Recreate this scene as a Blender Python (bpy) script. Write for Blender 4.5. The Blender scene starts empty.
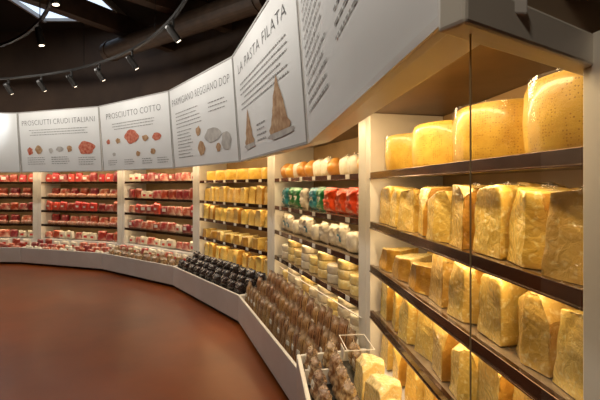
import bpy, bmesh, math, random
from mathutils import Vector, Matrix, noise
random.seed(7)
SC=bpy.context.scene
COL=SC.collection
rad=math.radians
try: SC.view_settings.view_transform='Standard'
except Exception: pass

# ---------------------------------------------------------------- materials
MATS={}
def mat(name,c1,c2=None,rough=.5,metal=0,coat=0,scale=8,bump=0,bscale=40,emis=None,estr=0,kind='noise',vary=0,spec=.5,detail=4,lo=.35,hi=.65,wrap=0,speck=None):
    if name in MATS: return MATS[name]
    m=bpy.data.materials.new(name); m.use_nodes=True
    nt=m.node_tree; N=nt.nodes; L=nt.links
    b=N['Principled BSDF']
    b.inputs['Roughness'].default_value=rough
    b.inputs['Metallic'].default_value=metal
    b.inputs['Coat Weight'].default_value=coat
    b.inputs['Coat Roughness'].default_value=.10
    b.inputs['Specular IOR Level'].default_value=spec
    tc=N.new('ShaderNodeTexCoord')
    if c2 is None: c2=tuple(x*.85 for x in c1)
    if kind=='wave':
        t=N.new('ShaderNodeTexWave'); t.inputs['Scale'].default_value=scale; t.inputs['Distortion'].default_value=2.5; t.inputs['Detail'].default_value=3; fac=t.outputs['Fac']
    else:
        t=N.new('ShaderNodeTexNoise'); t.inputs['Scale'].default_value=scale; t.inputs['Detail'].default_value=detail; fac=t.outputs['Fac']
    L.new(tc.outputs['Object'],t.inputs['Vector'])
    r=N.new('ShaderNodeValToRGB'); L.new(fac,r.inputs['Fac'])
    r.color_ramp.elements[0].position=lo; r.color_ramp.elements[0].color=(*c1,1)
    r.color_ramp.elements[1].position=hi; r.color_ramp.elements[1].color=(*c2,1)
    out=r.outputs['Color']
    if speck:
        s=N.new('ShaderNodeTexNoise'); s.inputs['Scale'].default_value=70; s.inputs['Detail'].default_value=3; L.new(tc.outputs['Object'],s.inputs['Vector'])
        sr=N.new('ShaderNodeValToRGB'); sr.color_ramp.elements[0].position=.55; sr.color_ramp.elements[1].position=.68; L.new(s.outputs['Fac'],sr.inputs['Fac'])
        mx=N.new('ShaderNodeMixRGB'); mx.inputs[2].default_value=(*speck,1); L.new(sr.outputs['Color'],mx.inputs[0]); L.new(out,mx.inputs[1]); out=mx.outputs[0]
    if vary:
        oi=N.new('ShaderNodeObjectInfo'); hs=N.new('ShaderNodeHueSaturation')
        mr=N.new('ShaderNodeMapRange'); mr.inputs['To Min'].default_value=1-vary; mr.inputs['To Max'].default_value=1+vary*.6
        L.new(oi.outputs['Random'],mr.inputs['Value']); L.new(mr.outputs['Result'],hs.inputs['Value'])
        mr2=N.new('ShaderNodeMapRange'); mr2.inputs['To Min'].default_value=.5-vary*.05; mr2.inputs['To Max'].default_value=.5+vary*.04
        L.new(oi.outputs['Random'],mr2.inputs['Value']); L.new(mr2.outputs['Result'],hs.inputs['Hue'])
        L.new(out,hs.inputs['Color']); out=hs.outputs['Color']
    L.new(out,b.inputs['Base Color'])
    if bump:
        bt=N.new('ShaderNodeTexNoise'); bt.inputs['Scale'].default_value=bscale; bt.inputs['Detail'].default_value=6; bt.inputs['Distortion'].default_value=.8
        L.new(tc.outputs['Object'],bt.inputs['Vector'])
        bp=N.new('ShaderNodeBump'); bp.inputs['Strength'].default_value=bump; bp.inputs['Distance'].default_value=.012
        L.new(bt.outputs['Fac'],bp.inputs['Height']); L.new(bp.outputs['Normal'],b.inputs['Normal'])
        if coat and not wrap: L.new(bp.outputs['Normal'],b.inputs['Coat Normal'])
    if wrap:
        w=N.new('ShaderNodeTexNoise'); w.inputs['Scale'].default_value=13; w.inputs['Detail'].default_value=2; w.inputs['Distortion'].default_value=2.2
        L.new(tc.outputs['Object'],w.inputs['Vector'])
        ab=N.new('ShaderNodeMath'); ab.operation='SUBTRACT'; ab.inputs[1].default_value=.5; L.new(w.outputs['Fac'],ab.inputs[0])
        a2=N.new('ShaderNodeMath'); a2.operation='ABSOLUTE'; L.new(ab.outputs[0],a2.inputs[0])
        b2=N.new('ShaderNodeBump'); b2.inputs['Strength'].default_value=wrap; b2.inputs['Distance'].default_value=.05; b2.invert=True
        L.new(a2.outputs[0],b2.inputs['Height']); L.new(b2.outputs['Normal'],b.inputs['Coat Normal'])
    if emis:
        b.inputs['Emission Color'].default_value=(*emis,1); b.inputs['Emission Strength'].default_value=estr
    MATS[name]=m; return m

def rind_mat():
    m=bpy.data.materials.new('parmesan_rind'); m.use_nodes=True
    nt=m.node_tree; N=nt.nodes; L=nt.links; b=N['Principled BSDF']
    b.inputs['Roughness'].default_value=.4; b.inputs['Coat Weight'].default_value=.35
    tc=N.new('ShaderNodeTexCoord')
    sx=N.new('ShaderNodeSeparateXYZ'); L.new(tc.outputs['Object'],sx.inputs[0])
    at=N.new('ShaderNodeMath'); at.operation='ARCTAN2'; L.new(sx.outputs[1],at.inputs[0]); L.new(sx.outputs[0],at.inputs[1])
    mu=N.new('ShaderNodeMath'); mu.operation='MULTIPLY'; mu.inputs[1].default_value=.2; L.new(at.outputs[0],mu.inputs[0])
    cb=N.new('ShaderNodeCombineXYZ'); L.new(mu.outputs[0],cb.inputs[0]); L.new(sx.outputs[2],cb.inputs[1])
    v=N.new('ShaderNodeTexVoronoi'); v.inputs['Scale'].default_value=110; v.inputs['Randomness'].default_value=.35; L.new(cb.outputs[0],v.inputs['Vector'])
    n=N.new('ShaderNodeTexNoise'); n.inputs['Scale'].default_value=12; n.inputs['Detail'].default_value=8; L.new(tc.outputs['Object'],n.inputs['Vector'])
    n2=N.new('ShaderNodeTexNoise'); n2.inputs['Scale'].default_value=22; L.new(cb.outputs[0],n2.inputs['Vector'])
    gt=N.new('ShaderNodeMath'); gt.operation='LESS_THAN'; gt.inputs[1].default_value=.24; L.new(v.outputs['Distance'],gt.inputs[0])
    g2=N.new('ShaderNodeMath'); g2.operation='GREATER_THAN'; g2.inputs[1].default_value=.46; L.new(n2.outputs['Fac'],g2.inputs[0])
    dm=N.new('ShaderNodeMath'); dm.operation='MULTIPLY'; L.new(gt.outputs[0],dm.inputs[0]); L.new(g2.outputs[0],dm.inputs[1])
    r=N.new('ShaderNodeValToRGB'); L.new(n.outputs['Fac'],r.inputs['Fac'])
    r.color_ramp.elements[0].position=.3; r.color_ramp.elements[0].color=(.60,.33,.04,1)
    r.color_ramp.elements[1].position=.65; r.color_ramp.elements[1].color=(.84,.56,.10,1)
    mx=N.new('ShaderNodeMixRGB'); mx.inputs[2].default_value=(.46,.23,.025,1)
    L.new(dm.outputs[0],mx.inputs[0]); L.new(r.outputs[0],mx.inputs[1]); L.new(mx.outputs[0],b.inputs['Base Color'])
    n3=N.new('ShaderNodeTexNoise'); n3.inputs['Scale'].default_value=30; n3.inputs['Detail'].default_value=6; L.new(tc.outputs['Object'],n3.inputs['Vector'])
    sb=N.new('ShaderNodeMath'); sb.operation='SUBTRACT'; L.new(dm.outputs[0],sb.inputs[0]); L.new(n3.outputs['Fac'],sb.inputs[1])
    bp=N.new('ShaderNodeBump'); bp.inputs['Strength'].default_value=.5; bp.inputs['Distance'].default_value=.004; bp.invert=True
    L.new(sb.outputs[0],bp.inputs['Height']); L.new(bp.outputs[0],b.inputs['Normal'])
    return m

def film_mat(name,base=.05,gain=.4,rough=.05,bs=6,bstr=.03):
    m=bpy.data.materials.new(name); m.use_nodes=True
    nt=m.node_tree; N=nt.nodes; L=nt.links
    for n in list(N):
        if n.type!='OUTPUT_MATERIAL': N.remove(n)
    o=[n for n in N if n.type=='OUTPUT_MATERIAL'][0]
    t=N.new('ShaderNodeBsdfTransparent'); t.inputs[0].default_value=(.98,.98,.96,1)
    g=N.new('ShaderNodeBsdfGlossy'); g.inputs['Roughness'].default_value=rough
    nz=N.new('ShaderNodeTexNoise'); nz.inputs['Scale'].default_value=bs
    bp=N.new('ShaderNodeBump'); bp.inputs['Strength'].default_value=bstr; L.new(nz.outputs['Fac'],bp.inputs['Height']); L.new(bp.outputs[0],g.inputs['Normal'])
    lw=N.new('ShaderNodeLayerWeight'); lw.inputs[0].default_value=.3
    pw=N.new('ShaderNodeMath'); pw.operation='POWER'; pw.inputs[1].default_value=3; L.new(lw.outputs['Facing'],pw.inputs[0])
    mu=N.new('ShaderNodeMath'); mu.operation='MULTIPLY_ADD'; mu.inputs[1].default_value=gain; mu.inputs[2].default_value=base; L.new(pw.outputs[0],mu.inputs[0])
    mx=N.new('ShaderNodeMixShader'); L.new(mu.outputs[0],mx.inputs[0]); L.new(t.outputs[0],mx.inputs[1]); L.new(g.outputs[0],mx.inputs[2])
    L.new(mx.outputs[0],o.inputs[0]); return m

M_white=mat('white_lacquer',(.74,.72,.68),(.68,.65,.60),rough=.3,scale=3)
M_cream=mat('cream_panel',(.80,.76,.67),(.72,.68,.59),rough=.35,scale=3)
M_beige=mat('beige_fascia',(.40,.30,.20),(.34,.25,.16),rough=.5,scale=3)
M_sign=mat('sign_panel_white',(.80,.80,.78),(.76,.76,.74),rough=.5,scale=2)
M_frame=mat('sign_frame_grey',(.42,.40,.37),(.36,.34,.32),rough=.5)
M_ink=mat('sign_ink',(.05,.05,.05),(.07,.06,.06),rough=.7)
M_ink2=mat('sign_ink_small',(.26,.25,.24),(.32,.31,.29),rough=.7)
M_rail=mat('dark_shelf_metal',(.14,.075,.04),(.07,.038,.022),rough=.16,metal=.8,scale=5)
M_plate=mat('shelf_plate_metal',(.42,.33,.22),(.32,.24,.16),rough=.25,metal=.6,scale=10)
M_dark=mat('black_metal',(.015,.014,.013),(.02,.018,.016),rough=.45)
M_back=mat('case_back_panel',(.38,.24,.10),(.30,.18,.07),rough=.5,scale=4)
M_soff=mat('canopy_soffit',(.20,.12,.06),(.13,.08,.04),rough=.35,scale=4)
M_led=mat('led_strip',(1,.7,.4),rough=.5,emis=(1,.70,.38),estr=6)
M_spot=mat('lamp_lens',(1,.9,.7),rough=.5,emis=(1,.82,.58),estr=5)
M_sky=mat('skylight_pane',(.7,.8,.9),rough=.5,emis=(.68,.82,1),estr=1.3)
M_film=film_mat('clear_film',.12,.5,.12,30,.5)
M_glass=film_mat('clear_glass',.03,.25)
M_gedge=mat('glass_edge',(.34,.25,.12),(.44,.33,.18),rough=.15,scale=20,spec=.8)
M_cheese=mat('parmesan_paste',(.90,.64,.17),(.74,.46,.08),rough=.4,coat=1,scale=16,bump=.35,bscale=40,vary=.16,wrap=.55,detail=7,lo=.3,hi=.72,speck=(.94,.76,.32))
M_cheese2=mat('pale_cheese',(.92,.74,.32),(.80,.58,.18),rough=.4,coat=1,scale=14,bump=.35,bscale=40,vary=.14,wrap=.55,detail=7,lo=.3,hi=.72,speck=(.95,.84,.5))
M_rind=rind_mat()
M_rindband=mat('cheese_rind_gold',(.64,.35,.055),(.52,.25,.03),rough=.4,coat=.9,scale=30,bump=.3,bscale=60,vary=.1,wrap=.5)
M_moz=mat('white_cheese',(.82,.76,.62),(.70,.62,.45),rough=.4,coat=.9,scale=14,bump=.3,bscale=26,vary=.14,wrap=.6)
M_smoke=mat('golden_cheese',(.72,.38,.07),(.58,.26,.04),rough=.4,coat=.6,scale=10,bump=.2,vary=.2)
M_meat=mat('cured_meat_red',(.34,.02,.012),(.74,.36,.24),rough=.35,coat=.9,scale=16,bump=.3,vary=.3,lo=.48,hi=.74,wrap=.7)
M_ham=mat('ham_pink',(.52,.08,.045),(.86,.60,.44),rough=.35,coat=.9,scale=13,bump=.3,vary=.3,wrap=.7,lo=.4,hi=.66)
M_salami=mat('salami_casing',(.40,.08,.035),(.66,.38,.24),rough=.5,coat=.3,scale=18,bump=.4,vary=.3)
M_redpack=mat('red_pack',(.52,.012,.010),(.66,.07,.04),rough=.3,coat=.9,scale=9,bump=.4,vary=.15,wrap=.7)
M_green=mat('green_pack',(.03,.28,.09),(.02,.2,.06),rough=.3,coat=.9,scale=8,bump=.3,vary=.1,wrap=.6)
M_blue=mat('blue_pack',(.03,.24,.36),(.04,.32,.34),rough=.3,coat=.9,scale=8,bump=.3,vary=.1,wrap=.6)
M_orange=mat('orange_pack',(.70,.07,.015),(.58,.03,.01),rough=.3,coat=.9,scale=8,bump=.3,vary=.15,wrap=.7)
M_paper=mat('white_label_paper',(.74,.71,.64),(.68,.64,.56),rough=.55)
M_bagdark=mat('dark_foil_bag',(.018,.014,.014),(.05,.035,.03),rough=.25,coat=.9,scale=14,bump=.6,bscale=22,vary=.2,wrap=.7)
M_bagbrown=mat('brown_snack_bag',(.14,.05,.016),(.58,.34,.15),rough=.35,coat=1,scale=34,bump=.4,bscale=30,vary=.3,lo=.2,hi=.8,kind='wave',wrap=.6)
M_bagtop=mat('clear_bag_top',(.46,.32,.20),(.28,.17,.09),rough=.25,coat=1,scale=30,bump=.4,bscale=40,vary=.2,wrap=.6)
M_bagclear=mat('biscuit_bag',(.24,.10,.03),(.70,.50,.28),rough=.3,coat=1,scale=34,bump=.7,bscale=40,vary=.25,lo=.4,hi=.6,wrap=.6)
M_string=mat('butcher_string',(.7,.62,.5),rough=.8)
M_tray=mat('black_tray',(.02,.018,.016),(.03,.026,.022),rough=.4)
M_il_r=mat('print_red',(.45,.06,.03),(.65,.25,.15),rough=.7,scale=20)
M_il_b=mat('print_brown',(.34,.17,.07),(.55,.36,.2),rough=.7,scale=16)
M_il_g=mat('print_grey',(.40,.37,.34),(.56,.53,.48),rough=.7,scale=10)

# ---------------------------------------------------------------- mesh tools
class MB:
    def __init__(s): s.v=[];s.f=[];s.m=[]
    def add(s,vs,fs,mi=0):
        o=len(s.v); s.v+=[tuple(v) for v in vs]; s.f+=[tuple(i+o for i in f) for f in fs]; s.m+=[mi]*len(fs); return s
    def box(s,x0,x1,y0,y1,z0,z1,mi=0):
        return s.tb(x0,x1,x0,x1,y0,y1,z0,z1,mi)
    def tb(s,xa0,xa1,xb0,xb1,y0,y1,z0,z1,mi=0):
        vs=[(xa0,y0,z0),(xa1,y0,z0),(xb1,y1,z0),(xb0,y1,z0),(xa0,y0,z1),(xa1,y0,z1),(xb1,y1,z1),(xb0,y1,z1)]
        return s.add(vs,[(0,3,2,1),(4,5,6,7),(0,1,5,4),(1,2,6,5),(2,3,7,6),(3,0,4,7)],mi)
    def quad(s,a,b,c,d,mi=0): return s.add([a,b,c,d],[(0,1,2,3)],mi)
    def lathe(s,prof,n=24,mi=0,ax='z',c=(0,0,0)):
        vs=[];fs=[]
        for r,h in prof:
            for i in range(n):
                a=2*math.pi*i/n
                p=(r*math.cos(a),r*math.sin(a),h)
                if ax=='y': p=(p[0],p[2],p[1])
                if ax=='x': p=(p[2],p[0],p[1])
                vs.append((p[0]+c[0],p[1]+c[1],p[2]+c[2]))
        k=len(prof)
        for j in range(k-1):
            for i in range(n):
                fs.append((j*n+i,j*n+(i+1)%n,(j+1)*n+(i+1)%n,(j+1)*n+i))
        fs.append(tuple(reversed(range(n)))); fs.append(tuple((k-1)*n+i for i in range(n)))
        return s.add(vs,fs,mi)
    def mesh(s,name,mats,smooth=False,rc=True):
        me=bpy.data.meshes.new(name); me.from_pydata(s.v,[],s.f)
        for m in (mats if isinstance(mats,(list,tuple)) else [mats]): me.materials.append(m)
        me.polygons.foreach_set('material_index',s.m)
        if rc:
            bm=bmesh.new(); bm.from_mesh(me); bmesh.ops.recalc_face_normals(bm,faces=bm.faces); bm.to_mesh(me); bm.free()
        me.polygons.foreach_set('use_smooth',[smooth]*len(me.polygons))
        me.update(); return me

def obj(name,me,parent=None,M=None,label=None,bevel=0):
    o=bpy.data.objects.new(name,me); COL.objects.link(o)
    if M is not None: o.matrix_basis=M
    if parent is not None: o.parent=parent
    if label: o['label']=label
    if bevel:
        b=o.modifiers.new('bevel','BEVEL'); b.width=bevel; b.segments=2; b.limit_method='ANGLE'
    return o
def top(o,label,cat,group=None,kind=None):
    o['label']=label; o['category']=cat
    if group: o['group']=group
    if kind: o['kind']=kind
    return o

def rbox(sx,sy,sz,r,n=7,fx=None,nz=0,seed=0,mats=None,name='m',band=None,nf=11):
    bm=bmesh.new(); bmesh.ops.create_cube(bm,size=2)
    bmesh.ops.subdivide_edges(bm,edges=bm.edges[:],cuts=n,use_grid_fill=True)
    for v in bm.verts:
        p=Vector((math.sin(v.co.x*math.pi/2)*sx/2,math.sin(v.co.y*math.pi/2)*sy/2,math.sin(v.co.z*math.pi/2)*sz/2))
        q=Vector((max(-sx/2+r,min(sx/2-r,p.x)),max(-sy/2+r,min(sy/2-r,p.y)),max(-sz/2+r,min(sz/2-r,p.z))))
        d=p-q
        if d.length>1e-6: p=q+d.normalized()*r
        nn=noise.noise(Vector((p.x*nf+seed*7.3,p.y*nf,p.z*nf+seed)))
        n2=noise.noise(Vector((p.x*nf*3+seed*3.3,p.y*nf*3,p.z*nf*3+seed)))
        p*=1+nz*nn+nz*.35*n2
        p.z+=sz/2
        if fx: p=Vector(fx(p.x,p.y,p.z))
        v.co=p
    zmin=min(v.co.z for v in bm.verts)
    for v in bm.verts: v.co.z=max(v.co.z-zmin-.004,0)
    me=bpy.data.meshes.new(name)
    bm.normal_update()
    bm.to_mesh(me); bm.free()
    for m in mats: me.materials.append(m)
    me.polygons.foreach_set('use_smooth',[True]*len(me.polygons))
    return me

def chunk(foot,h,lean,seed,mats,cuts=3,topslope=(0,0),bev=.008,rind=None,name='wedge'):
    rnd=random.Random(seed)
    bm=bmesh.new(); n=len(foot)
    lo=[bm.verts.new((x,y,0)) for x,y in foot]
    cx=sum(p[0] for p in foot)/n; cy=sum(p[1] for p in foot)/n
    hi=[bm.verts.new((cx+(x-cx)*lean,cy+(y-cy)*lean,h*(1+topslope[0]*x/.15+topslope[1]*y/.15))) for x,y in foot]
    bm.faces.new(list(reversed(lo))); bm.faces.new(hi)
    for i in range(n): bm.faces.new((lo[i],lo[(i+1)%n],hi[(i+1)%n],hi[i]))
    bmesh.ops.recalc_face_normals(bm,faces=bm.faces)
    for k in range(cuts):
        a=rnd.uniform(0,6.28); el=rnd.uniform(.1,.9)
        nn=Vector((math.cos(a)*math.cos(el),math.sin(a)*math.cos(el),math.sin(el)))
        mx=max((v.co.dot(nn)) for v in bm.verts)
        co=nn*(mx-rnd.uniform(.010,.024))
        r=bmesh.ops.bisect_plane(bm,geom=bm.verts[:]+bm.edges[:]+bm.faces[:],plane_co=co,plane_no=nn,clear_outer=True)
        ed=[g for g in r['geom_cut'] if isinstance(g,bmesh.types.BMEdge)]
        try: bmesh.ops.holes_fill(bm,edges=ed,sides=0)
        except Exception: pass
    bmesh.ops.recalc_face_normals(bm,faces=bm.faces)
    bmesh.ops.bevel(bm,geom=bm.edges[:],offset=bev,segments=2,profile=.6,affect='EDGES',clamp_overlap=True)
    bmesh.ops.triangulate(bm,faces=bm.faces[:])
    for it in range(4):
        le=[e for e in bm.edges if e.calc_length()>.014]
        if not le: break
        bmesh.ops.subdivide_edges(bm,edges=le,cuts=1)
        bmesh.ops.triangulate(bm,faces=[f for f in bm.faces if len(f.verts)>3])
    bm.normal_update()
    mv=[(v,v.normal.copy()) for v in bm.verts]
    for v,nn in mv:
        q=noise.noise(Vector((v.co.x*12+seed*3,v.co.y*12,v.co.z*12)))*.007-abs(noise.noise(Vector((v.co.x*20,v.co.y*20+seed,v.co.z*20))))*.0035+noise.noise(Vector((v.co.x*60,v.co.y*60+seed,v.co.z*60)))*.001
        if v.co.z>.004: v.co+=nn*q
        v.co.z=max(v.co.z,0)
    bm.normal_update()
    if rind:
        for f in bm.faces:
            if f.normal.dot(Vector(rind))>.86: f.material_index=1
    for f in bm.faces: f.smooth=True
    me=bpy.data.meshes.new(name); bm.to_mesh(me); bm.free()
    for m in mats: me.materials.append(m)
    return me

def pillow(w,h,t,seed,m,name='m',topv=None,mt=None):
    nx,nz=10,16; b=MB(); vs=[];fs=[];mi=[]
    for s in (1,-1):
        for j in range(nz+1):
            for i in range(nx+1):
                u=i/nx*2-1; v=j/nz*2-1
                e=max(0,(1-abs(u)**3))**.5*max(0,(1-(abs(v)/.88)**7))**.6 if abs(v)<.88 else 0
                if topv is not None and v>topv: e*=max(.15,1-(v-topv)/(1-topv))
                wx=w/2*(1-.03*math.cos(v*3)+.03*(abs(v)>.88))
                dz=.006*noise.noise(Vector((u*3+seed,v*4,seed)))
                y=s*(t/2*e*(1+.45*noise.noise(Vector((u*2.5+seed,v*4,s)))))+dz*2*(1 if abs(v)>.8 else .3)
                vs.append((u*wx,y,(v+1)/2*h+dz))
    n=(nx+1)*(nz+1)
    for s in (0,1):
        for j in range(nz):
            for i in range(nx):
                a=s*n+j*(nx+1)+i
                q=(a,a+1,a+nx+2,a+nx+1)
                fs.append(q if s else tuple(reversed(q)))
                mi.append(1 if topv is not None and ((j+.5)/nz*2-1)>topv else 0)
    b.add(vs,fs); b.m=mi; me=b.mesh(name,[m,mt] if mt else m,True)
    bm=bmesh.new(); bm.from_mesh(me); bmesh.ops.remove_doubles(bm,verts=bm.verts,dist=.0008); bm.to_mesh(me); bm.free()
    return me

def fin(w,h,z,y,seed,name='seam'):
    b=MB(); vs=[];fs=[];nx=12
    for j in range(3):
        for i in range(nx+1):
            u=i/nx*2-1
            vs.append((u*w/2*(1-.05*j),y+.010*j*noise.noise(Vector((u*4,seed,j))),z+h*j/2*(1+.35*noise.noise(Vector((u*3,seed,9))))))
    for j in range(2):
        for i in range(nx):
            a=j*(nx+1)+i; fs.append((a,a+1,a+nx+2,a+nx+1))
    b.add(vs,fs); return b.mesh(name,M_film,True)

def sidefin(h,x,seed):
    b=MB(); vs=[];fs=[];n=10
    s=1 if x>0 else -1
    for j in range(3):
        for i in range(n+1):
            v=i/n
            vs.append((x+s*.010*j*(1+.4*noise.noise(Vector((v*5,seed,2)))),.0+.010*j*noise.noise(Vector((v*5,seed,j))),.01+v*h))
    for j in range(2):
        for i in range(n):
            a=j*(n+1)+i; fs.append((a,a+1,a+n+2,a+n+1))
    b.add(vs,fs); return b.mesh('seam',M_film,True)

# ---------------------------------------------------------------- layout
P=[Vector((0.59,0.81,0)),Vector((0.42,2.55,0))]
phis=[math.degrees(math.atan2(P[0].x-P[1].x,P[1].y-P[0].y))]
for f in (20.5,37.5,54.5,71.5,88.5):
    phis.append(f); P.append(P[-1]+2.1*Vector((-math.sin(rad(f)),math.cos(rad(f)),0)))
CEN=Vector((-6.53,1.07,0))
BAYS=[]
for i in range(6):
    a,b=P[i],P[i+1]; L=(b-a).length; f=phis[i]
    M=Matrix.Translation((a+b)/2)@Matrix.Rotation(rad(f-90),4,'Z')
    tr=0 if i==0 else math.tan(rad((phis[i]-phis[i-1])/2))
    tl=math.tan(rad((phis[i+1]-phis[i])/2)) if i<5 else math.tan(rad(8.5))
    BAYS.append(dict(M=M,L=L,tl=tl,tr=tr,i=i))
def xl(B,y,g=.003): return -B['L']/2-y*B['tl']+g
def xr(B,y,g=.003): return B['L']/2+y*B['tr']-g
LEV=[.45,.73,1.01,1.275,1.575]

def tb(b,B,y0,y1,z0,z1,mi=0,g=.003,ext=0):
    b.tb(xl(B,y0,g),xr(B,y0,g)+ext,xl(B,y1,g),xr(B,y1,g)+ext,y0,y1,z0,z1,mi)

LAB=['holding wrapped aged cheese','holding fresh and smoked cheeses','holding yellow cheese wedges','holding packed hams','holding red cured meats','holding vacuum packed meats']
for B in BAYS:
    i=B['i']; e=bpy.data.objects.new('refrigerated_display_case',None); COL.objects.link(e); e.matrix_basis=B['M']
    B['case']=e; ro=.002 if i==0 else .097
    top(e,'open cream display case with dark shelves '+LAB[i],'display case','curved run of display cases')
    b=MB(); tb(b,B,.0,.5,.0,.44); obj('case_base',b.mesh('case_base',M_white),e)
    b=MB(); tb(b,B,.5,.53,.0,1.948); obj('back_panel',b.mesh('back_panel',M_back),e)
    for s in (0,1):
        if s==1 and i==0: continue
        b=MB()
        if s==0: b.tb(xl(B,0),xl(B,0)+.095,xl(B,.5),xl(B,.5)+.095,0,.498,.44,1.948)
        else: b.tb(xr(B,0)-.095,xr(B,0),xr(B,.5)-.095,xr(B,.5),0,.498,.44,1.948)
        obj('side_panel',b.mesh('side_panel',M_cream),e,bevel=.003)
    for z in LEV[1:]:
        b=MB(); b.tb(xl(B,.02)+.1,xr(B,.02)-ro,xl(B,.48)+.1,xr(B,.48)-ro,.022,.48,z-.016,z)
        sh=obj('shelf',b.mesh('shelf',M_plate),e)
        b=MB(); b.box(xl(B,0)+.097,xr(B,0)-ro,.0,.021,z-.034,z+.008)
        b.box(xl(B,0)+.097,xr(B,0)-ro,-.006,.0,z-.034,z-.028)
        obj('price_rail',b.mesh('price_rail',M_rail),sh,label='dark glossy price rail',bevel=.002)
        b=MB(); b.box(xl(B,0)+.12,xr(B,0)-.12,.03,.045,z-.026,z-.017)
        obj('led_strip',b.mesh('led_strip',M_led),sh)
        if i in (1,2):
            for k in range(6):
                x=-B['L']/2+.28+k*(B['L']-.5)/5.2
                b=MB(); b.box(x,x+.06,-.003,-.0005,z-.027,z+.006)
                obj('price_tag',b.mesh('price_tag',M_paper),sh)
    ext=.15 if i==0 else 0
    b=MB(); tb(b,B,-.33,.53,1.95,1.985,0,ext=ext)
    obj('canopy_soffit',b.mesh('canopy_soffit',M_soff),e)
    b=MB(); tb(b,B,-.365,-.335,1.775,1.985,0,ext=ext); tb(b,B,-.335,-.24,1.775,1.80,0,ext=ext)
    obj('canopy_fascia',b.mesh('canopy_fascia',M_white),e,bevel=.003)
    b=MB(); b.box(xl(B,-.2)+.08,xr(B,-.2)-.08,-.22,-.18,1.925,1.949)
    obj('led_strip',b.mesh('led_strip',M_led),e,label='warm glowing lamp strip')
B0=BAYS[0]; e=B0['case']
b=MB(); b.box(B0['L']/2,B0['L']/2+.07,-.02,.53,0,1.80); obj('end_post',b.mesh('end_post',M_cream),e,label='beige end post',bevel=.004)
Minv=B0['M'].inverted()
A=Minv@Vector((.258,.615,0)); Bp=Minv@Vector((.66,.865,0))
d=(Bp-A).normalized(); nrm=Vector((-d.y,d.x,0))
def slab(a,c,w,z0,z1,off=0):
    b=MB(); a=a+nrm*off; c=c+nrm*off; p=[a-nrm*w/2,a+nrm*w/2,c+nrm*w/2,c-nrm*w/2]
    b.add([(q.x,q.y,z) for z in (z0,z1) for q in p],[(0,1,2,3),(4,5,6,7),(0,1,5,4),(1,2,6,5),(2,3,7,6),(3,0,4,7)]); return b
obj('cross_beam',slab(A-d*.04,Bp,.05,1.735,1.80).mesh('cross_beam',M_cream),e,label='beige beam bridging canopy and end post',bevel=.006)
obj('end_fascia',slab(A-d*.04,Bp+d*.3,.03,1.802,2.5,0).mesh('end_fascia',M_beige),e,label='beige upper end panel')
a_=A+d*.012; c_=Bp-d*.03
b=MB(); b.quad((a_.x,a_.y,.5),(c_.x,c_.y,.5),(c_.x,c_.y,1.733),(a_.x,a_.y,1.733))
gp=obj('glass_side_panel',b.mesh('glass_side_panel',M_glass),e,label='clear glass end screen')
b=slab(A+d*.006,A+d*.0075,.0022,.5,1.735); obj('glass_edge',b.mesh('glass_edge',M_gedge),gp)

# ---------------------------------------------------------------- bins
for B in BAYS:
    i=B['i']
    y0=-.40; zt=.27
    if i==0: y0=-.45; zt=.42
    e=bpy.data.objects.new('display_bin',None); COL.objects.link(e); e.matrix_basis=B['M']
    top(e,['tall white open bin with snack bags and cheese','low white open bin filled with brown packets','low white open bin of dark foil bags','low white open bin with beige packages','low white open bin with packed meats','low white open bin with packed meats'][i],'display bin','bins along the foot of the display cases')
    b=MB()
    tb(b,B,y0,y0+.025,0.04,zt+.05,0); tb(b,B,y0+.025,-.004,0.04,.07,0)
    b.tb(xl(B,y0+.025),xl(B,y0+.025)+.02,xl(B,-.004),xl(B,-.004)+.02,y0+.025,-.004,.07,zt+.05)
    b.tb(xr(B,y0+.025)-.02,xr(B,y0+.025),xr(B,-.004)-.02,xr(B,-.004),y0+.025,-.004,.07,zt+.05)
    obj('bin_body',b.mesh('bin_body',M_white),e,bevel=.004)
    b=MB(); tb(b,B,y0+.03,-.01,.0,.04,0); obj('kick_plate',b.mesh('kick_plate',M_dark),e)
    b=MB(); 
    st=[(y0+.027,y0+.14,zt-.06),(y0+.14,y0+.26,zt-.02),(y0+.26,-.006,zt+.03)] if i else [(y0+.027,-.20,zt-.04),(-.20,-.006,zt-.01)]
    for (ya,yb,z) in st:
        b.tb(xl(B,ya)+.022,xr(B,ya)-.022,xl(B,yb)+.022,xr(B,yb)-.022,ya,yb,.072,z)
    obj('bin_tray',b.mesh('bin_tray',M_tray if i in (0,1,3,4) else M_white),e)
    B['st']=st
    if i==1:
        b=MB(); b.quad((xl(B,0)+.3,-.005,.34),(xr(B,0)-.05,-.005,.34),(xr(B,0)-.05,-.005,.64),(xl(B,0)+.3,-.005,.64)); g=obj('glass_guard',b.mesh('glass_guard',M_glass),e)
        b=MB(); b.box(xl(B,0)+.3,xr(B,0)-.05,-.008,-.002,.64,.646); obj('glass_edge',b.mesh('glass_edge',M_white),g)
    if i==0:
        for x in (-.62,-.28,.1,.45):
            b=MB(); b.box(x,x+.012,y0+.03,-.215,zt-.038,zt+.045)
            obj('bin_divider',b.mesh('bin_divider',M_white),e)

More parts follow.
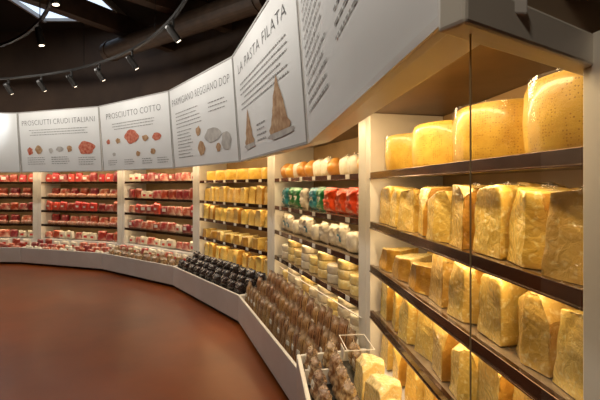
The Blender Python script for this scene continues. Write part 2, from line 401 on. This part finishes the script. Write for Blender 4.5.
# ---------------------------------------------------------------- signs
def textmesh(s,name,width,mat_,z,x=0,maxh=.14):
    cu=bpy.data.curves.new('t','FONT'); cu.body=s; cu.align_x='CENTER'; cu.size=1; cu.resolution_u=3; cu.offset=-.018; cu.space_character=1.08
    o=bpy.data.objects.new('t',cu); COL.objects.link(o); bpy.context.view_layer.update()
    dg=bpy.context.evaluated_depsgraph_get(); me=bpy.data.meshes.new_from_object(o.evaluated_get(dg))
    bpy.data.objects.remove(o)
    w=max(v.co.x for v in me.vertices)-min(v.co.x for v in me.vertices); k=width/w
    for v in me.vertices: v.co=Vector((v.co.x*k+x,-.004,v.co.y*min(k*1.3,maxh)+z))
    me.materials.clear(); me.materials.append(mat_); me.name=name; return me
def lines(rows):
    b=MB()
    for (x0,x1,z,h,al) in rows:
        w=x1-x0; 
        if al: 
            s=random.uniform(0,.12)*w; a0,a1=x0+s,x1-s
        else: a0,a1=x0,x1-random.uniform(0,.25)*w
        x=a0
        while x<a1:
            l=random.uniform(.02,.07); xe=min(x+l,a1)
            b.add([(x,-.004,z),(xe,-.004,z),(xe,-.004,z+h),(x,-.004,z+h)],[(0,1,2,3)])
            x=xe+.014
    return b
def blob(cx,cz,rx,rz,sd):
    b=MB(); vs=[(cx,-.0045,cz)]; n=26
    for k in range(n):
        a=2*math.pi*k/n; q=1+.3*noise.noise(Vector((math.cos(a)*1.5+sd*5,math.sin(a)*1.5,sd)))
        vs.append((cx+rx*q*math.cos(a),-.0045,cz+rz*q*math.sin(a)))
    b.add(vs,[(0,k+1,(k+1)%n+1) for k in range(n)]); return b
SL=['white information board with paragraphs of small print','white board headed LA PASTA FILATA with cone drawings','white board headed PARMIGIANO REGGIANO DOP with drawings','white board headed PROSCIUTTO COTTO with ham drawings','white board headed PROSCIUTTI CRUDI ITALIANI with ham drawings','white information board with small print']
TT=[None,'LA PASTA FILATA','PARMIGIANO REGGIANO DOP','PROSCIUTTO COTTO','PROSCIUTTI CRUDI ITALIANI',None]
ILM=[M_il_r,M_il_b,M_il_g]
for B in BAYS:
    i=B['i']; ext=.15 if i==0 else 0
    e=bpy.data.objects.new('sign_board',None); COL.objects.link(e)
    e.matrix_basis=B['M']@Matrix.Translation((0,-.372,1.76))@Matrix.Rotation(rad(4.5),4,'X')
    top(e,SL[i],'sign','sign boards above the display cases')
    x0=xl(B,-.40)+.012; x1=xr(B,-.40)-.012+ext; H=1.14; c=(x0+x1)/2; W=x1-x0
    b=MB(); b.box(x0,x1,0,.03,0,H); obj('panel',b.mesh('panel',M_sign),e,bevel=.004)
    for x in (-.6,.6):
        b=MB(); b.box(x-.02,x+.02,.031,.06,.26,1.0); obj('sign_bracket',b.mesh('sign_bracket',M_dark),e)
    b=MB()
    for (a,c_,z0,z1) in ((x0,x1,0,.018),(x0,x1,H-.018,H),(x0,x0+.012,.018,H-.018),(x1-.012,x1,.018,H-.018)): b.box(a,c_,-.006,.0,z0,z1)
    obj('frame',b.mesh('frame',M_frame if i!=0 else M_white),e)
    if TT[i]:
        me=textmesh(TT[i],'title_lettering',W*(.9 if i in(2,4) else .78),M_ink,H-.26,c)
        obj('title_lettering',me,e,label='black capital letters reading '+TT[i])
    rows=[]; ill=[]
    if i==4:
        for k in range(3): rows.append((c-.75,c+.75,H-.36-k*.045,.012,1))
        ill=[(c-.72,.40,.07,.07,1,0),(c-.5,.42,.08,.08,2,1),(c-.2,.40,.05,.05,3,2),(c+.02,.42,.08,.05,4,2),(c+.25,.42,.06,.06,5,1),(c+.64,.42,.2,.11,6,0)]
        for k in range(4): rows.append((c-.8,c-.35,.27-k*.04,.010,0)); rows.append((c-.2,c+.25,.27-k*.04,.010,0)); rows.append((c+.45,c+.85,.25-k*.04,.010,0))
    elif i==3:
        for k in range(3): rows.append((c-.7,c+.7,H-.36-k*.045,.012,1))
        for k,(x,z,w) in enumerate(((-.75,.5,.06),(-.45,.5,.07),(-.05,.54,.18),(.32,.5,.08),(.62,.5,.10),(-.6,.28,.05),(.1,.26,.06),(.5,.28,.07))): ill.append((c+x,z,w,w*.62,k,(0,1,0,1,0,2,1,1)[k]))
        for k in range(3):
            for x in (-.8,-.3,.2,.6): rows.append((c+x,c+x+.3,.17-k*.035,.010,0))
    elif i==2:
        for k in range(5): rows.append((c-.78,c+.1,H-.38-k*.05,.012,0))
        for k in range(9): rows.append((c-.77,c-.2,.50-k*.045,.011,0))
        for k in range(3): rows.append((c+.3,c+.8,H-.40-k*.05,.011,0))
        ill=[(c+.02,.22,.10,.09,2,1),(c+.36,.36,.2,.09,4,2),(c+.70,.26,.13,.10,7,2),(c+.5,.20,.06,.05,8,1),(c-.05,.45,.07,.06,9,1)]
    elif i==1:
        for k in range(6): rows.append((c-.75,c+.75,H-.38-k*.05,.012,1))
        for k in range(4): rows.append((c-.2,c+.12,.28-k*.045,.011,0))
    else:
        for k in range(16): rows.append((x0+.15,x0+.8,H-.2-k*.052,.011,0))
        if i==0:
            for k in range(12): rows.append((x0+1.0,x1-.3,H-.3-k*.052,.011,0))
    cols={}
    for r_ in rows: cols.setdefault((round(r_[0],3),r_[2]>.56),[]).append(r_)
    for rr in cols.values(): obj('printed_text_lines',lines(rr).mesh('printed_text_lines',M_ink2,rc=False),e)
    if i==1:
        for (cx,ww,hh,sd) in ((c-.5,.17,.34,1),(c+.45,.24,.42,5)):
            n=12; vs=[]
            for k in range(n+1):
                t=k/n; f=(1-t**1.1)
                vs+= [(cx-ww*f*(1+.35*noise.noise(Vector((t*7,sd,0)))),-.0048,.15+hh*t),(cx+ww*f*(1+.35*noise.noise(Vector((t*7,sd,4)))),-.0048,.15+hh*t)]
            b=MB(); b.add(vs,[(2*k,2*k+1,2*k+3,2*k+2) for k in range(n)])
            obj('printed_illustration',b.mesh('printed_illustration',M_il_b,rc=False),e,label='printed brown cone shaped cheese drawing')
            obj('printed_illustration',blob(cx,.13,ww*1.3,.03,sd).mesh('printed_illustration',M_il_g,rc=False),e)
    for q in ill:
        obj('printed_illustration',blob(*q[:5]).mesh('printed_illustration',ILM[q[5]],rc=False),e,label='small printed food drawing')

# ---------------------------------------------------------------- product prototypes
def proto(name,me,label,cat,group,kids=()): return dict(name=name,me=me,label=label,cat=cat,group=group,kids=kids)
def place(p,B,x,y,z,rz=0,s=1,rx=0,ry=0,label=None,group=None):
    o=bpy.data.objects.new(p['name'],p['me']); COL.objects.link(o)
    sc=s if isinstance(s,tuple) else (s,s,s)
    o.matrix_basis=B['M']@Matrix.Translation((x,y,z))@Matrix.Rotation(rz,4,'Z')@Matrix.Rotation(ry,4,'Y')@Matrix.Rotation(rx,4,'X')@Matrix.Diagonal((*sc,1))
    top(o,label or p['label'],p['cat'],group or p['group'])
    for (n,m,l) in p['kids']:
        k=bpy.data.objects.new(n,m); COL.objects.link(k); k.parent=o
        if l: k['label']=l
    return o

def wheelmesh(r,h,m):
    pr=[(r*.05,0),(r*.9,0),(r*.95,h*.03),(r*.985,h*.12),(r,h*.3),(r*1.01,h*.5),(r,h*.7),(r*.985,h*.88),(r*.95,h*.97),(r*.9,h),(r*.05,h)]
    return MB().lathe(pr,48).mesh('whole_cheese',m,True)
wh=proto('whole_cheese',wheelmesh(.195,.205,M_rind),'whole round golden aged cheese with dotted rind','cheese','aged whole cheeses on the top shelf')
def film_sleeve(r,h):
    b=MB(); n=60; vs=[];fs=[]
    for j in range(9):
        t=j/8
        for k in range(n+1):
            a=math.pi+ k/n*math.pi
            rr=r*(1.022+.018*noise.noise(Vector((math.cos(a)*6,math.sin(a)*6,t*4))))
            vs.append((rr*math.cos(a),rr*math.sin(a),.004+t*h))
    for j in range(8):
        for k in range(n):
            q=j*(n+1)+k; fs.append((q,q+1,q+n+2,q+n+1))
    b.add(vs,fs); return b.mesh('film',M_film,True)
wh2=proto('whole_cheese',wh['me'],'whole golden aged cheese in clear film','cheese','aged whole cheeses on the top shelf',[('plastic_film',film_sleeve(.195,.2),'clear crinkled film')])
whs=proto('whole_cheese',wheelmesh(.15,.15,M_rind),'whole round golden aged cheese','cheese','golden whole cheeses on the top shelf')

blk=[]
SH=[([(-.078,-.07),(.070,-.078),(.050,.075),(-.045,.08)],.205,.90,(.05,.02)),
 ([(-.062,-.075),(.066,-.065),(.058,.08),(-.03,.07)],.215,.86,(-.06,.0)),
 ([(-.085,-.06),(.0,-.085),(.082,-.055),(.045,.08),(-.05,.08)],.190,.86,(.03,-.03)),
 ([(-.060,-.07),(.058,-.078),(.062,.07),(-.056,.078)],.210,.93,(.0,.03)),
 ([(-.075,-.078),(.076,-.06),(.04,.08),(-.06,.07)],.195,.80,(.10,.0)),
 ([(-.08,-.075),(.03,-.08),(.08,-.02),(.02,.08),(-.06,.07)],.20,.84,(-.08,.03))]
for k,(ft,h,le,sl) in enumerate(SH):
    me=chunk(ft,h,le,k+3,[M_cheese,M_rindband],cuts=4,topslope=sl,rind=(1,0,0) if k%2 else (-1,0,0))
    w=.14
    kids=[('vacuum_seam',fin(w*.7,.018,h*.95,.0,k),'clear crinkled pack seam'),
          ('vacuum_seam',sidefin(h*.8,w*.46 if k%2 else -w*.46,k),'clear crinkled pack seam')]
    blk.append(proto('cheese_wedge',me,'upright vacuum packed wedge of golden hard cheese','cheese','vacuum packed hard cheese wedges on the shelves',kids))
blkfar=[proto('cheese_wedge',p['me'],'upright wedge of yellow hard cheese in film','cheese','yellow cheese wedges on the shelves') for p in blk]
tri=[]
for k in range(2):
    me=chunk([(-.10,-.09),(.0,-.112),(.10,-.09),(.03,.11),(-.01,.115)],.125,.95,k+30,[M_cheese2 if k else M_cheese,M_rindband],cuts=3,topslope=(.05,.1*k),rind=(0,-1,0))
    tri.append(proto('cheese_wedge',me,'triangular film wrapped wedge of pale yellow cheese','cheese','wrapped triangular wedges on the shelves'))
bigp=proto('cheese_wedge',chunk([(-.085,-.07),(.09,-.06),(.07,.07),(-.07,.075)],.19,.85,55,[M_cheese2],cuts=5,topslope=(.05,0)),'large film wrapped chunk of yellow cheese','cheese','wrapped cheese chunks in the bin',[('vacuum_seam',fin(.12,.03,.18,0,5),'clear crinkled pack seam')])

def label_patch(w,h,y,z):
    b=MB(); b.box(-w/2,w/2,y-.004,y,z,z+h); return b.mesh('label',M_paper)
def mk_ham(m,k,w=.17,h=.15): return rbox(w,.06,h,.028,7,lambda x,y,z:(x*(1-.25*(z/h-.5)),y,z),.22,k,[m],'ham')
HG='packed cured meats on the shelves'
ham1=proto('packed_ham',mk_ham(M_meat,1,.17,.17),'vacuum packed dark red cured ham','packed meat',HG)
ham1l=proto('packed_ham',mk_ham(M_meat,9,.19,.14),'dark red cured ham pack with white label','packed meat',HG,[('paper_label',label_patch(.08,.05,-.033,.05),'white paper label')])
ham2=proto('packed_ham',mk_ham(M_ham,2,.20,.14),'vacuum packed pink marbled ham','packed meat',HG)
ham3=proto('packed_ham',mk_ham(M_redpack,3,.18,.17),'bright red pack of ham with white label','packed meat',HG,[('paper_label',label_patch(.06,.03,-.035,.065),'white paper label')])
ham4=proto('packed_ham',mk_ham(M_moz,4,.18,.14),'pale paper pack of ham with red label','packed meat',HG,[('paper_label',MB().box(-.035,.035,-.037,-.032,.04,.08).mesh('l',M_redpack),'red label')])
def salmesh(r,l):
    pr=[(.004,-l/2-.012),(.007,-l/2-.006),(r*.35,-l/2),(r*.75,-l/2+.012),(r*.96,-l/2+.035),(r,-l/4),(r*1.03,0),(r,l/4),(r*.96,l/2-.035),(r*.75,l/2-.012),(r*.35,l/2),(.007,l/2+.006),(.004,l/2+.012)]
    return MB().lathe(pr,18,0,'x',(0,0,r*1.02)).mesh('salami',M_salami,True)
def ring(r,x):
    b=MB(); b.lathe([(r*1.045,x-.003),(r*1.06,x),(r*1.045,x+.003)],18,0,'x',(0,0,r*1.02))
    return b.mesh('string',M_string,True)
sal=proto('salami',salmesh(.042,.24),'reddish brown tied salami','salami','salami on the shelves',[('string_tie',ring(.042,x),'pale string') for x in (-.07,.0,.07)])
mozb=proto('cheese_bag',rbox(.15,.12,.15,.05,7,None,.18,41,[M_moz],'moz'),'white fresh cheese in a clear bag','cheese','fresh cheeses on the shelves',[('vacuum_seam',fin(.1,.03,.14,0,7),'clear bag top')])
gold=proto('smoked_cheese',rbox(.14,.14,.16,.065,7,lambda x,y,z:(x*(1-.25*(z>.11)),y*(1-.25*(z>.11)),z),.08,42,[M_smoke],'gold'),'round golden smoked cheese','cheese','smoked cheeses on the top shelf')
CG='coloured cheese packs on the shelf'
grn=proto('cheese_pack',pillow(.17,.2,.08,3,M_green),'green foil pack of fresh cheese with white label','cheese',CG,[('paper_label',label_patch(.06,.04,-.038,.08),'white label')])
blu=proto('cheese_pack',pillow(.17,.2,.08,8,M_blue),'blue foil pack of fresh cheese with white label','cheese',CG,[('paper_label',label_patch(.06,.04,-.038,.08),'white label')])
org=proto('cheese_pack',pillow(.185,.2,.09,4,M_orange),'orange red pack of fresh cheese','cheese',CG)
wht=proto('cheese_pack',pillow(.17,.19,.09,5,M_moz),'white pillow pack of mozzarella','cheese',CG)
whtb=proto('cheese_pack',pillow(.17,.19,.09,6,M_moz),'white mozzarella pack with blue label','cheese',CG,[('paper_label',MB().box(-.035,.035,-.045,-.040,.06,.11).mesh('l',M_blue),'blue label')])
smallw=proto('small_round_cheese',wheelmesh(.085,.07,M_cheese2),'small pale yellow round cheese','cheese','small round cheeses stacked on the shelf')
smallw2=proto('small_round_cheese',wheelmesh(.085,.07,M_moz),'small white round cheese','cheese','small round cheeses stacked on the shelf')
dark=[proto('foil_bag',pillow(.17,.21,.09,k,M_bagdark),'black glossy foil bag','bag','dark foil bags in the bin') for k in (11,12)]
brn=[proto('snack_packet',pillow(.095,.30,.048,k,M_bagbrown,topv=tv,mt=M_bagtop),'slim clear packet of brown breadsticks','snack packet','brown packets standing in the bin',[('paper_label',label_patch(.05,.035,-.024,.12),'white label')] if k==13 else ()) for k,tv in ((13,.6),(14,.7),(19,.62))]
cle=[proto('snack_bag',pillow(.13,.19,.07,k,M_bagclear,topv=.6,mt=M_bagtop),'clear bag of brown biscuits','snack bag','biscuit bags in the bin',[('paper_label',label_patch(.06,.04,-.034,.07),'white label')] if k==16 else ()) for k in (15,16,17)]
flat=[ham2,ham4,ham1]

def R(a): return random.uniform(-a,a)
def row(B,ps,n,y,z,x0=None,x1=None,rj=.12,yj=.015,s0=.92,s1=1.06,rx=0,pick=None,group=None):
    a=(xl(B,y)+.20) if x0 is None else x0; c=(xr(B,y)-.20) if x1 is None else x1
    for k in range(n):
        p=pick(k) if pick else random.choice(ps)
        x=a+(c-a)*k/max(1,n-1)
        place(p,B,x,y+R(yj),z+.002,R(rj),random.uniform(s0,s1),rx,group=group)

B=BAYS[0]
for k in range(4):
    place(wh2 if k!=1 else wh,B,-.570+k*.412,.235,1.577,R(2))
def rowblk(B,z,xs,y,ps,s=1.):
    for k,x in enumerate(xs):
        place(ps[(k*5+int(z*10))%len(ps)],B,x,y+R(.012),z+.002,R(.22),s*random.uniform(.96,1.04))
xs=[-.67+k*.182 for k in range(9)]
rowblk(B,1.275,[x-.003*k for k,x in enumerate(xs)],.125,blk,1.08)
rowblk(B,1.275,[x+.08 for x in xs[:-1]],.33,blk,1.06)
for k,x in enumerate((-.64,-.41,-.18)):
    place(tri[k%2],B,x,.15,1.012,R(.2)+.25,1.0,0)
for k,x in enumerate((-.58,-.34,-.12)):
    place(blk[k],B,x,.37,1.012,R(.2),.9)
rowblk(B,1.01,[.02,.22,.41,.60,.78],.125,[blk[0],blk[2],blk[4],blk[5]],1.02)
rowblk(B,1.01,[.1,.3,.5,.7],.34,blk,.95)
rowblk(B,.73,[-.66+k*.18 for k in range(9)],.125,blk,1.02)
rowblk(B,.73,[-.56+k*.2 for k in range(7)],.34,blk,.98)
rowblk(B,.45,[-.66+k*.2 for k in range(8)],.125,blk,1.0)
for k,x in enumerate((-.42,-.19,.04,.27,.50,.72)):
    place(bigp,B,x,-.10,.412,R(.25),1.0)
e=bpy.data.objects.new('acrylic_box',None); COL.objects.link(e); e.matrix_basis=B['M']@Matrix.Translation((-.68,-.11,.412))
top(e,'clear acrylic box with white edges holding snack bags','acrylic box')
b=MB(); w2,d2,h2=.115,.075,.17
p=[(-w2,-d2),(w2,-d2),(w2,d2),(-w2,d2)]
for k in range(4):
    a,c=p[k],p[(k+1)%4]; b.quad((*a,0),(*c,0),(*c,h2),(*a,h2))
obj('box_wall',b.mesh('box_wall',M_glass,rc=False),e)
b=MB(); t=.004
b.box(-w2-t,w2+t,-d2-t,-d2,h2,h2+t); b.box(-w2-t,w2+t,d2,d2+t,h2,h2+t); b.box(-w2-t,-w2,-d2,d2,h2,h2+t); b.box(w2,w2+t,-d2,d2,h2,h2+t)
obj('box_rim',b.mesh('box_rim',M_white),e)
b=MB(); b.box(-.045,.045,-d2-.008,-d2-.004,.09,.15); obj('price_card',b.mesh('price_card',M_paper),e)
for k in range(2): place(cle[k],B,-.735+k*.11,-.11,.416,R(.1),(.75,.8,.8))
for k in range(10):
    x=-.79+k*.165
    place(random.choice(cle),B,x,-.385,.382,R(.1),(.9,.85,.8),rx=-.25)
    place(random.choice(cle),B,x+.02,-.27,.384,R(.1),(.9,.85,.95),rx=-.2)
B=BAYS[1]
row(B,None,11,.13,1.575,pick=lambda k:(gold,gold,mozb,gold,gold,mozb,mozb,gold,mozb,mozb,gold)[k],group='cheeses on the top shelf',s0=1,s1=1.12)
row(B,None,10,.12,1.275,pick=lambda k:(blu,grn,grn,wht,blu,grn,org,org,org,org)[k],rj=.1,s0=1.,s1=1.08)
row(B,[wht,mozb,whtb,whtb],11,.12,1.01,rj=.1)
for k in range(9):
    x=-.78+k*.195
    for j in range(3 if k%2 else 2):
        place(smallw if k%3 else smallw2,B,x+R(.004),.12,.732+j*.0715,R(1),.99)
        place(smallw2 if k%3 else smallw,B,x+R(.004),.12,.452+j*.0715,R(1),.99)
for j,(ya,yb,z) in enumerate(B['st']):
    y=(ya+yb)/2; n=17
    for k in range(n):
        a=xl(B,y)+.09;c=xr(B,y)-.09
        place(random.choice(brn),B,a+(c-a)*k/(n-1)+R(.004),y,z+.002,R(.15),(1.,1.,(.9,.94,.96)[j]*random.uniform(.9,1.05)),rx=-.12)
B=BAYS[2]
row(B,[whs],6,.2,1.575,x0=-.78,x1=.78,rj=3,yj=0,s0=.98,s1=1.02)
row(B,blkfar,10,.12,1.275); row(B,blkfar,10,.12,1.01,s0=.9,s1=1.)
row(B,tri,8,.14,.73,rj=.3); row(B,blkfar,10,.12,.45,s0=.8,s1=.95)
for j,(ya,yb,z) in enumerate(B['st']):
    y=(ya+yb)/2; row(B,dark,10,y,z,x0=xl(B,y)+.13,x1=xr(B,y)-.13,rj=.12,yj=.005,s0=.93,s1=1.05,rx=-.08)
for B in BAYS[3:]:
    i=B['i']
    if i==3: sel={1.575:[ham1l,ham2,ham4],1.275:[ham2,ham1,ham4],1.01:[ham3,ham3,ham1l,ham2],.73:[ham4,ham2,ham1l],.45:[ham4,ham2]}
    else: sel={1.575:[ham1,ham3,ham3,ham1l],1.275:[ham1,ham2],1.01:[ham1,ham3,ham2,ham1l],.73:[ham2,ham1],.45:[ham2,ham4,ham1]}
    for z,ps in sel.items():
        if z in(1.275,.73) and i!=3:
            row(B,ps,8,.28,z,rj=.05,yj=0,s0=1.1,s1=1.2)
            row(B,[sal],7,.09,z,x0=-.76,x1=.76,rj=.05,yj=0,s0=.85,s1=.95)
        else: row(B,ps,10,.11,z,rj=.2,s0=.9,s1=1.16)
    for j,(ya,yb,z) in enumerate(B['st']):
        y=(ya+yb)/2
        if i==3: row(B,cle if j!=2 else [ham4,ham2],9,y,z+.0,x0=xl(B,y)+.15,x1=xr(B,y)-.15,rj=.1,yj=0,s0=.9,s1=1.05,rx=-.1,group='packages in the low bin')
        else: row(B,flat,9,y,z+.0,x0=xl(B,y)+.15,x1=xr(B,y)-.15,rj=.1,yj=0,s0=.85,s1=1.,group='packages in the low bin')

# ---------------------------------------------------------------- room
def struct(name,me):
    o=obj(name,me); o['kind']='structure'; return o
M_floor=mat('stained_concrete',(.30,.070,.009),(.075,.016,.003),rough=.32,scale=.55,bump=.03,bscale=6,coat=.15,lo=.28,hi=.75,detail=8,spec=.3)
MATS['stained_concrete'].node_tree.nodes['Principled BSDF'].inputs['Coat Roughness'].default_value=.15
M_wall=mat('dark_brown_wall',(.075,.045,.028),(.05,.03,.02),rough=.8,scale=1.5)
M_ceil=mat('black_ceiling',(.02,.015,.012),(.028,.02,.016),rough=.8,scale=2)
M_beam=mat('brown_beam',(.09,.055,.033),(.06,.036,.022),rough=.6)
b=MB(); b.box(-15,2.2,-7.5,9.8,-.1,0); struct('floor',b.mesh('floor',M_floor))
b=MB(); b.box(-15,2.2,-7.5,9.8,4.9,5.0); struct('ceiling',b.mesh('ceiling',M_ceil))
b=MB(); n=72; RW=7.75
vs=[];fs=[]
for k in range(n):
    a=2*math.pi*k/n
    for r in (RW,RW+.1):
        for z in (0,4.9): vs.append((CEN.x+r*math.cos(a),CEN.y+r*math.sin(a),z))
for k in range(n):
    q=4*k;w=4*((k+1)%n)
    fs+=[(q,w,w+1,q+1),(q+2,q+3,w+3,w+2),(q+1,w+1,w+3,q+3),(q,q+2,w+2,w)]
b.add(vs,fs); struct('wall_round',b.mesh('wall_round',M_wall,False))
b=MB(); b.box(-5.1,-3.5,6.95,8.0,4.86,4.895); struct('window_1',b.mesh('window_1',M_sky))
b=MB()
for x in (-5.15,-4.35,-3.5): b.box(x,x+.05,6.9,8.05,4.78,4.9)
for y in (6.9,8.0): b.box(-5.15,-3.45,y,y+.05,4.80,4.9)
struct('trim_1',b.mesh('trim_1',M_frame))
for k,a in enumerate((22,34,46,58,100)):
    b=MB(); b.box(2.5,7.7,-.09,.09,4.05,4.35)
    o=obj('ceiling_beam',b.mesh('ceiling_beam',M_beam),M=Matrix.Translation(CEN)@Matrix.Rotation(rad(a),4,'Z'))
    top(o,'dark brown beam crossing under the black ceiling','beam','ceiling beams')
b=MB(); b.lathe([(.16,-1.8),(.16,-1.7),(.175,-1.7),(.175,-1.66),(.16,-1.66),(.16,1.66),(.175,1.66),(.175,1.7),(.16,1.7),(.16,1.8)],24,0,'x')
o=obj('ventilation_duct',b.mesh('ventilation_duct',M_beam,False),M=Matrix.Translation((-1.9,6.0,3.85))@Matrix.Rotation(rad(-35),4,'Z'))
top(o,'dark round ventilation duct under the ceiling','duct')

def arcrail(Rr,a0,a1,z,sec=.016):
    b=MB(); n=48; vs=[];fs=[]
    for k in range(n+1):
        a=rad(a0+(a1-a0)*k/n)
        for r,zz in ((Rr-sec,z-sec),(Rr+sec,z-sec),(Rr+sec,z+sec),(Rr-sec,z+sec)): vs.append((CEN.x+r*math.cos(a),CEN.y+r*math.sin(a),zz))
    for k in range(n):
        for j in range(4):
            q=4*k+j; w=4*k+(j+1)%4; fs.append((q,w,w+4,q+4))
    fs+=[(0,1,2,3),(4*n,4*n+1,4*n+2,4*n+3)]
    b.add(vs,fs); return b.mesh('rail',M_dark)
ZT=3.4
for Rr,a0,a1 in ((6.15,-5,110),(5.0,0,110)):
    r=obj('track_light_rail',arcrail(Rr,a0,a1,ZT)); top(r,'thin curved black lighting rail hung from the ceiling','light rail','curved lighting rails')
    for a in range(a0+5,a1,20):
        b=MB(); b.lathe([(.005,0),(.005,4.9-ZT-.03)],8,0,'z',(CEN.x+Rr*math.cos(rad(a)),CEN.y+Rr*math.sin(rad(a)),ZT+.02)); obj('suspension_cable',b.mesh('suspension_cable',M_dark),r)
stem=MB().box(-.012,.012,-.012,.012,-.10,-.001).mesh('stem',M_dark)
body=MB().lathe([(.035,-.10),(.04,-.09),(.04,.08),(.03,.10)],16).mesh('lamp_body',M_dark,False)
lens=MB().lathe([(.026,-.106),(.028,-.101)],16).mesh('lamp_lens',M_spot)
def spot(Rr,a,tilt,lit=0):
    ar=rad(a); e=bpy.data.objects.new('track_spotlight',None); COL.objects.link(e)
    e.matrix_basis=Matrix.Translation((CEN.x+Rr*math.cos(ar),CEN.y+Rr*math.sin(ar),ZT-.017))@Matrix.Rotation(ar,4,'Z')
    top(e,'small black cylindrical spotlight hanging from the curved rail','spotlight','spotlights on the curved rails')
    obj('stem',stem,e)
    Mx=Matrix.Translation((.0,0,-.16))@Matrix.Rotation(rad(-tilt),4,'Y')
    bo=obj('lamp_body',body,e,Mx); obj('lamp_lens',lens,bo)
for a in (20,34,47,56,63,70,77,88): spot(6.15,a,40)
for a in (30,45,62,75): spot(5.0,a,10)

# ---------------------------------------------------------------- lights
def area(M,sx,sy,w,col):
    l=bpy.data.lights.new('lamp_or_fill_light','AREA'); l.shape='RECTANGLE'; l.size=sx; l.size_y=sy; l.energy=w; l.color=col
    o=bpy.data.objects.new('lamp_or_fill_light',l); COL.objects.link(o); o.matrix_basis=M; return o
WARM=(1,.74,.42); MID=(1,.80,.54)
for B in BAYS:
    i=B['i']; c=WARM if i<3 else MID
    w=[9,8,8,8,7.5,7.5][i]
    area(B['M']@Matrix.Translation((0,-.2,1.915))@Matrix.Rotation(rad(25),4,'X'),B['L']-.25,.05,w,c)
    for z in LEV[1:]:
        area(B['M']@Matrix.Translation((0,.055,z-.03))@Matrix.Rotation(rad(8),4,'X'),B['L']-.3,.03,w*(.22 if i<3 else .2),c)
    Pm=B['M']@Vector((0,-1.3,3.3)); T=B['M']@Vector((0,-.4,2.25))
    q=(T-Pm).to_track_quat('-Z','Y')
    area(Matrix.Translation(Pm)@q.to_matrix().to_4x4(),1.2,.1,[11,15,16,16,16,20][i],(1,.94,.85))
def aim(px,T,sx,sy,w,col):
    Pm=Vector(px); q=(Vector(T)-Pm).to_track_quat('-Z','Y'); area(Matrix.Translation(Pm)@q.to_matrix().to_4x4(),sx,sy,w,col)
aim((-.6,-.5,3.2),(.45,.75,1.9),.2,.2,13,(1,.86,.70))  # added fill light out of view, brightens the near cross beam and end panel
def spotl(px,T,ang,w,col,blend=1):
    l=bpy.data.lights.new('floor_or_glare_spot','SPOT'); l.energy=w; l.spot_size=rad(ang); l.spot_blend=blend; l.color=col; l.shadow_soft_size=.08
    o=bpy.data.objects.new('floor_or_glare_spot',l); COL.objects.link(o); q=(Vector(T)-Vector(px)).to_track_quat('-Z','Y'); o.matrix_basis=Matrix.Translation(px)@q.to_matrix().to_4x4()
spotl((-3.6,4.6,3.9),(-3.6,4.6,0),62,190,(1,.72,.38))
spotl((-5.6,4.4,3.9),(-5.6,4.4,0),55,60,(1,.72,.38))
spotl((-1.8,3.4,3.9),(-1.8,3.4,0),55,45,(1,.72,.38))
spotl((-5.4,6.9,3.3),(-5.85,7.7,2.55),34,45,(.85,.93,1),.8)  # added spot aimed at the far-left sign to make its pale glare
w=bpy.data.worlds.new('w'); SC.world=w; w.use_nodes=True
w.node_tree.nodes['Background'].inputs[0].default_value=(.5,.42,.35,1); w.node_tree.nodes['Background'].inputs[1].default_value=.04
for a in (35,60,85):
    l=bpy.data.lights.new('wall_fill','POINT'); l.energy=6; l.color=(1,.7,.45); l.shadow_soft_size=.2  # unseen point lights added behind the signs to lift the dark upper wall
    o=bpy.data.objects.new('wall_fill',l); COL.objects.link(o); o.location=(CEN.x+7.1*math.cos(rad(a)),CEN.y+7.1*math.sin(rad(a)),2.6)

cam=bpy.data.cameras.new('camera'); cam.lens=24; cam.sensor_width=36; cam.shift_y=-14/600; cam.clip_start=.02
co=bpy.data.objects.new('camera',cam); COL.objects.link(co); co.location=(0,0,1.5); co.rotation_euler=(rad(90),0,0)
SC.camera=co
